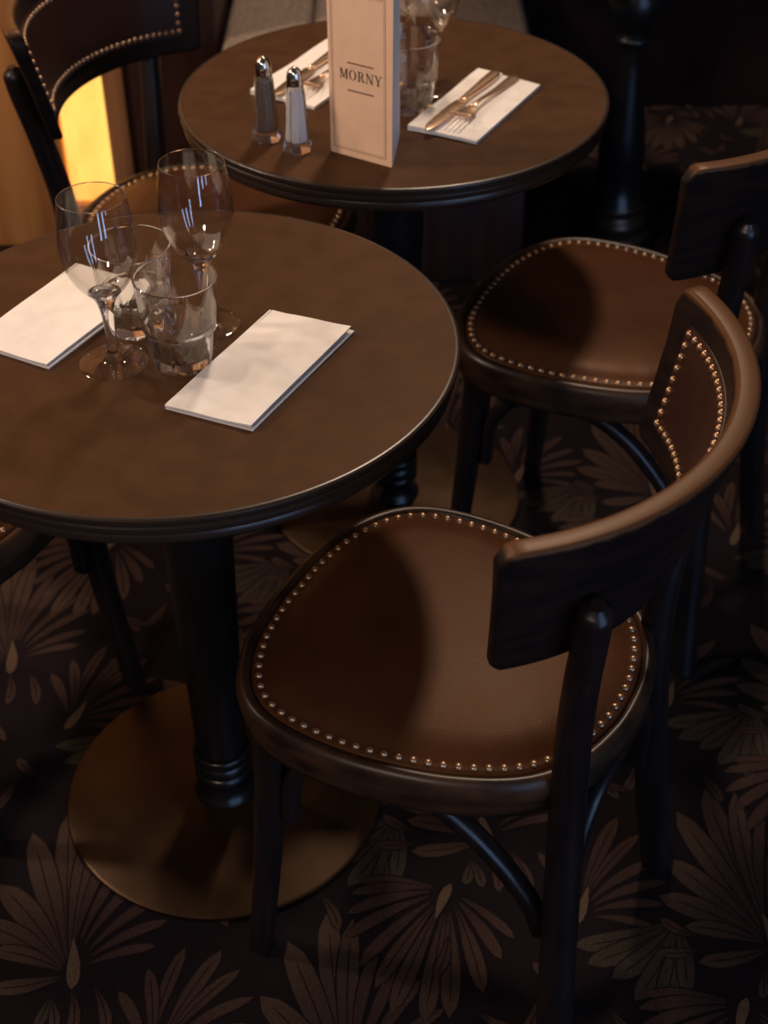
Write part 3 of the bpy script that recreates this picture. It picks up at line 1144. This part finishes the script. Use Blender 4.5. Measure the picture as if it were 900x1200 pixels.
def ink(name, quads, material):
    """flat printing on the front panel: polygons in (x, z)"""
    V, F = [], []
    for q in quads:
        s = len(V)
        V += [(x, -.00012, z) for x, z in q]
        F.append(tuple(range(s, s + len(q))))
    me = bpy.data.meshes.new(name)
    me.from_pydata(V, [], F)
    return obj(name, me, material, menu)


def rect(x0, z0, x1, z1):
    return [(x0, z0), (x1, z0), (x1, z1), (x0, z1)]


def frame_quads(x0, z0, x1, z1, w):
    return [rect(x0, z0, x1, z0 + w), rect(x0, z1 - w, x1, z1), rect(x0, z0 + w, x0 + w, z1 - w), rect(x1 - w, z0 + w, x1, z1 - w)]


ink('border_line', frame_quads(MW * .05, MH * .040, MW * .885, MH * .978, .0009) + frame_quads(MW * .05 + .0028, MH * .040 + .0028, MW * .885 - .0028, MH * .978 - .0028, .0004), M_INK2)


def stroke(x0, y0, x1, y1, w):
    return [(x0 - w / 2, y0), (x0 + w / 2, y0), (x1 + w / 2, y1), (x1 - w / 2, y1)]


def serif(x, y, w):
    h = .07
    return rect(x - w / 2, y if y < .5 else y - h, x + w / 2, y + h if y < .5 else y)


def ring_quads(cx, cy, rx, ry, ix, iy, a0=0, a1=360, n=22):
    out = []
    for k in range(n):
        a, b = R(a0 + (a1 - a0) * k / n), R(a0 + (a1 - a0) * (k + 1) / n)
        out.append([(cx + rx * cos(a), cy + ry * sin(a)), (cx + rx * cos(b), cy + ry * sin(b)), (cx + ix * cos(b), cy + iy * sin(b)), (cx + ix * cos(a), cy + iy * sin(a))])
    return out


GLY = {
    'M': (1.0, [stroke(.14, 0, .14, 1, .08), stroke(.84, 0, .84, 1, .18), stroke(.49, .08, .16, 1, .18), stroke(.49, .08, .82, 1, .09), serif(.14, 0, .28), serif(.84, 0, .34), serif(.10, 1, .22), serif(.88, 1, .26)]),
    'O': (.92, ring_quads(.46, .5, .44, .52, .25, .46)),
    'R': (.90, [stroke(.22, 0, .22, 1, .18), serif(.22, 0, .38), serif(.18, 1, .30), rect(.22, .93, .45, 1.0), rect(.22, .46, .45, .53), stroke(.78, 0, .46, .5, .20), serif(.82, 0, .22)] + ring_quads(.43, .73, .33, .27, .15, .20, -90, 90, 12)),
    'N': (.96, [stroke(.16, 0, .16, 1, .08), stroke(.80, 0, .80, 1, .08), stroke(.80, 0, .18, 1, .20), serif(.16, 0, .28), serif(.12, 1, .24), serif(.80, 1, .28)]),
    'Y': (.88, [stroke(.44, 0, .44, .48, .18), stroke(.44, .42, .14, 1, .19), stroke(.46, .42, .76, 1, .09), serif(.44, 0, .36), serif(.13, 1, .32), serif(.76, 1, .28)])}
total = sum(GLY[c][0] for c in 'MORNY') + .10 * 4
X0, X1 = MW * .175, MW * .825
sx = (X1 - X0) / total
sz = .0135
x = X0
qs = []
for ch in 'MORNY':
    w, polys = GLY[ch]
    qs += [[(x + px * sx, MH * .478 + pz * sz) for px, pz in q] for q in polys]
    x += (w + .10) * sx
ink('lettering', qs, M_INK)
ink('rule', [rect(MW * .295, MH * .572, MW * .70, MH * .582)], M_INK2)
ink('rule', [rect(MW * .295, MH * .408, MW * .70, MH * .418)], M_INK2)
scr = []
px_, pz_ = None, None
for k in range(0, 61):
    f = k / 60
    X = MW * (.33 + .33 * f)
    Z = MH * .551 + .0013 * math.sin(f * 44) + (.0013 if k in (6, 7, 30, 31, 34, 35, 50) else 0)
    if px_ is not None and k not in (26, 27, 38, 39):
        scr.append([(px_, pz_ - .0002), (X, Z - .0002), (X, Z + .0003), (px_, pz_ + .0003)])
    px_, pz_ = X, Z
ink('script_line', scr, M_INK2)
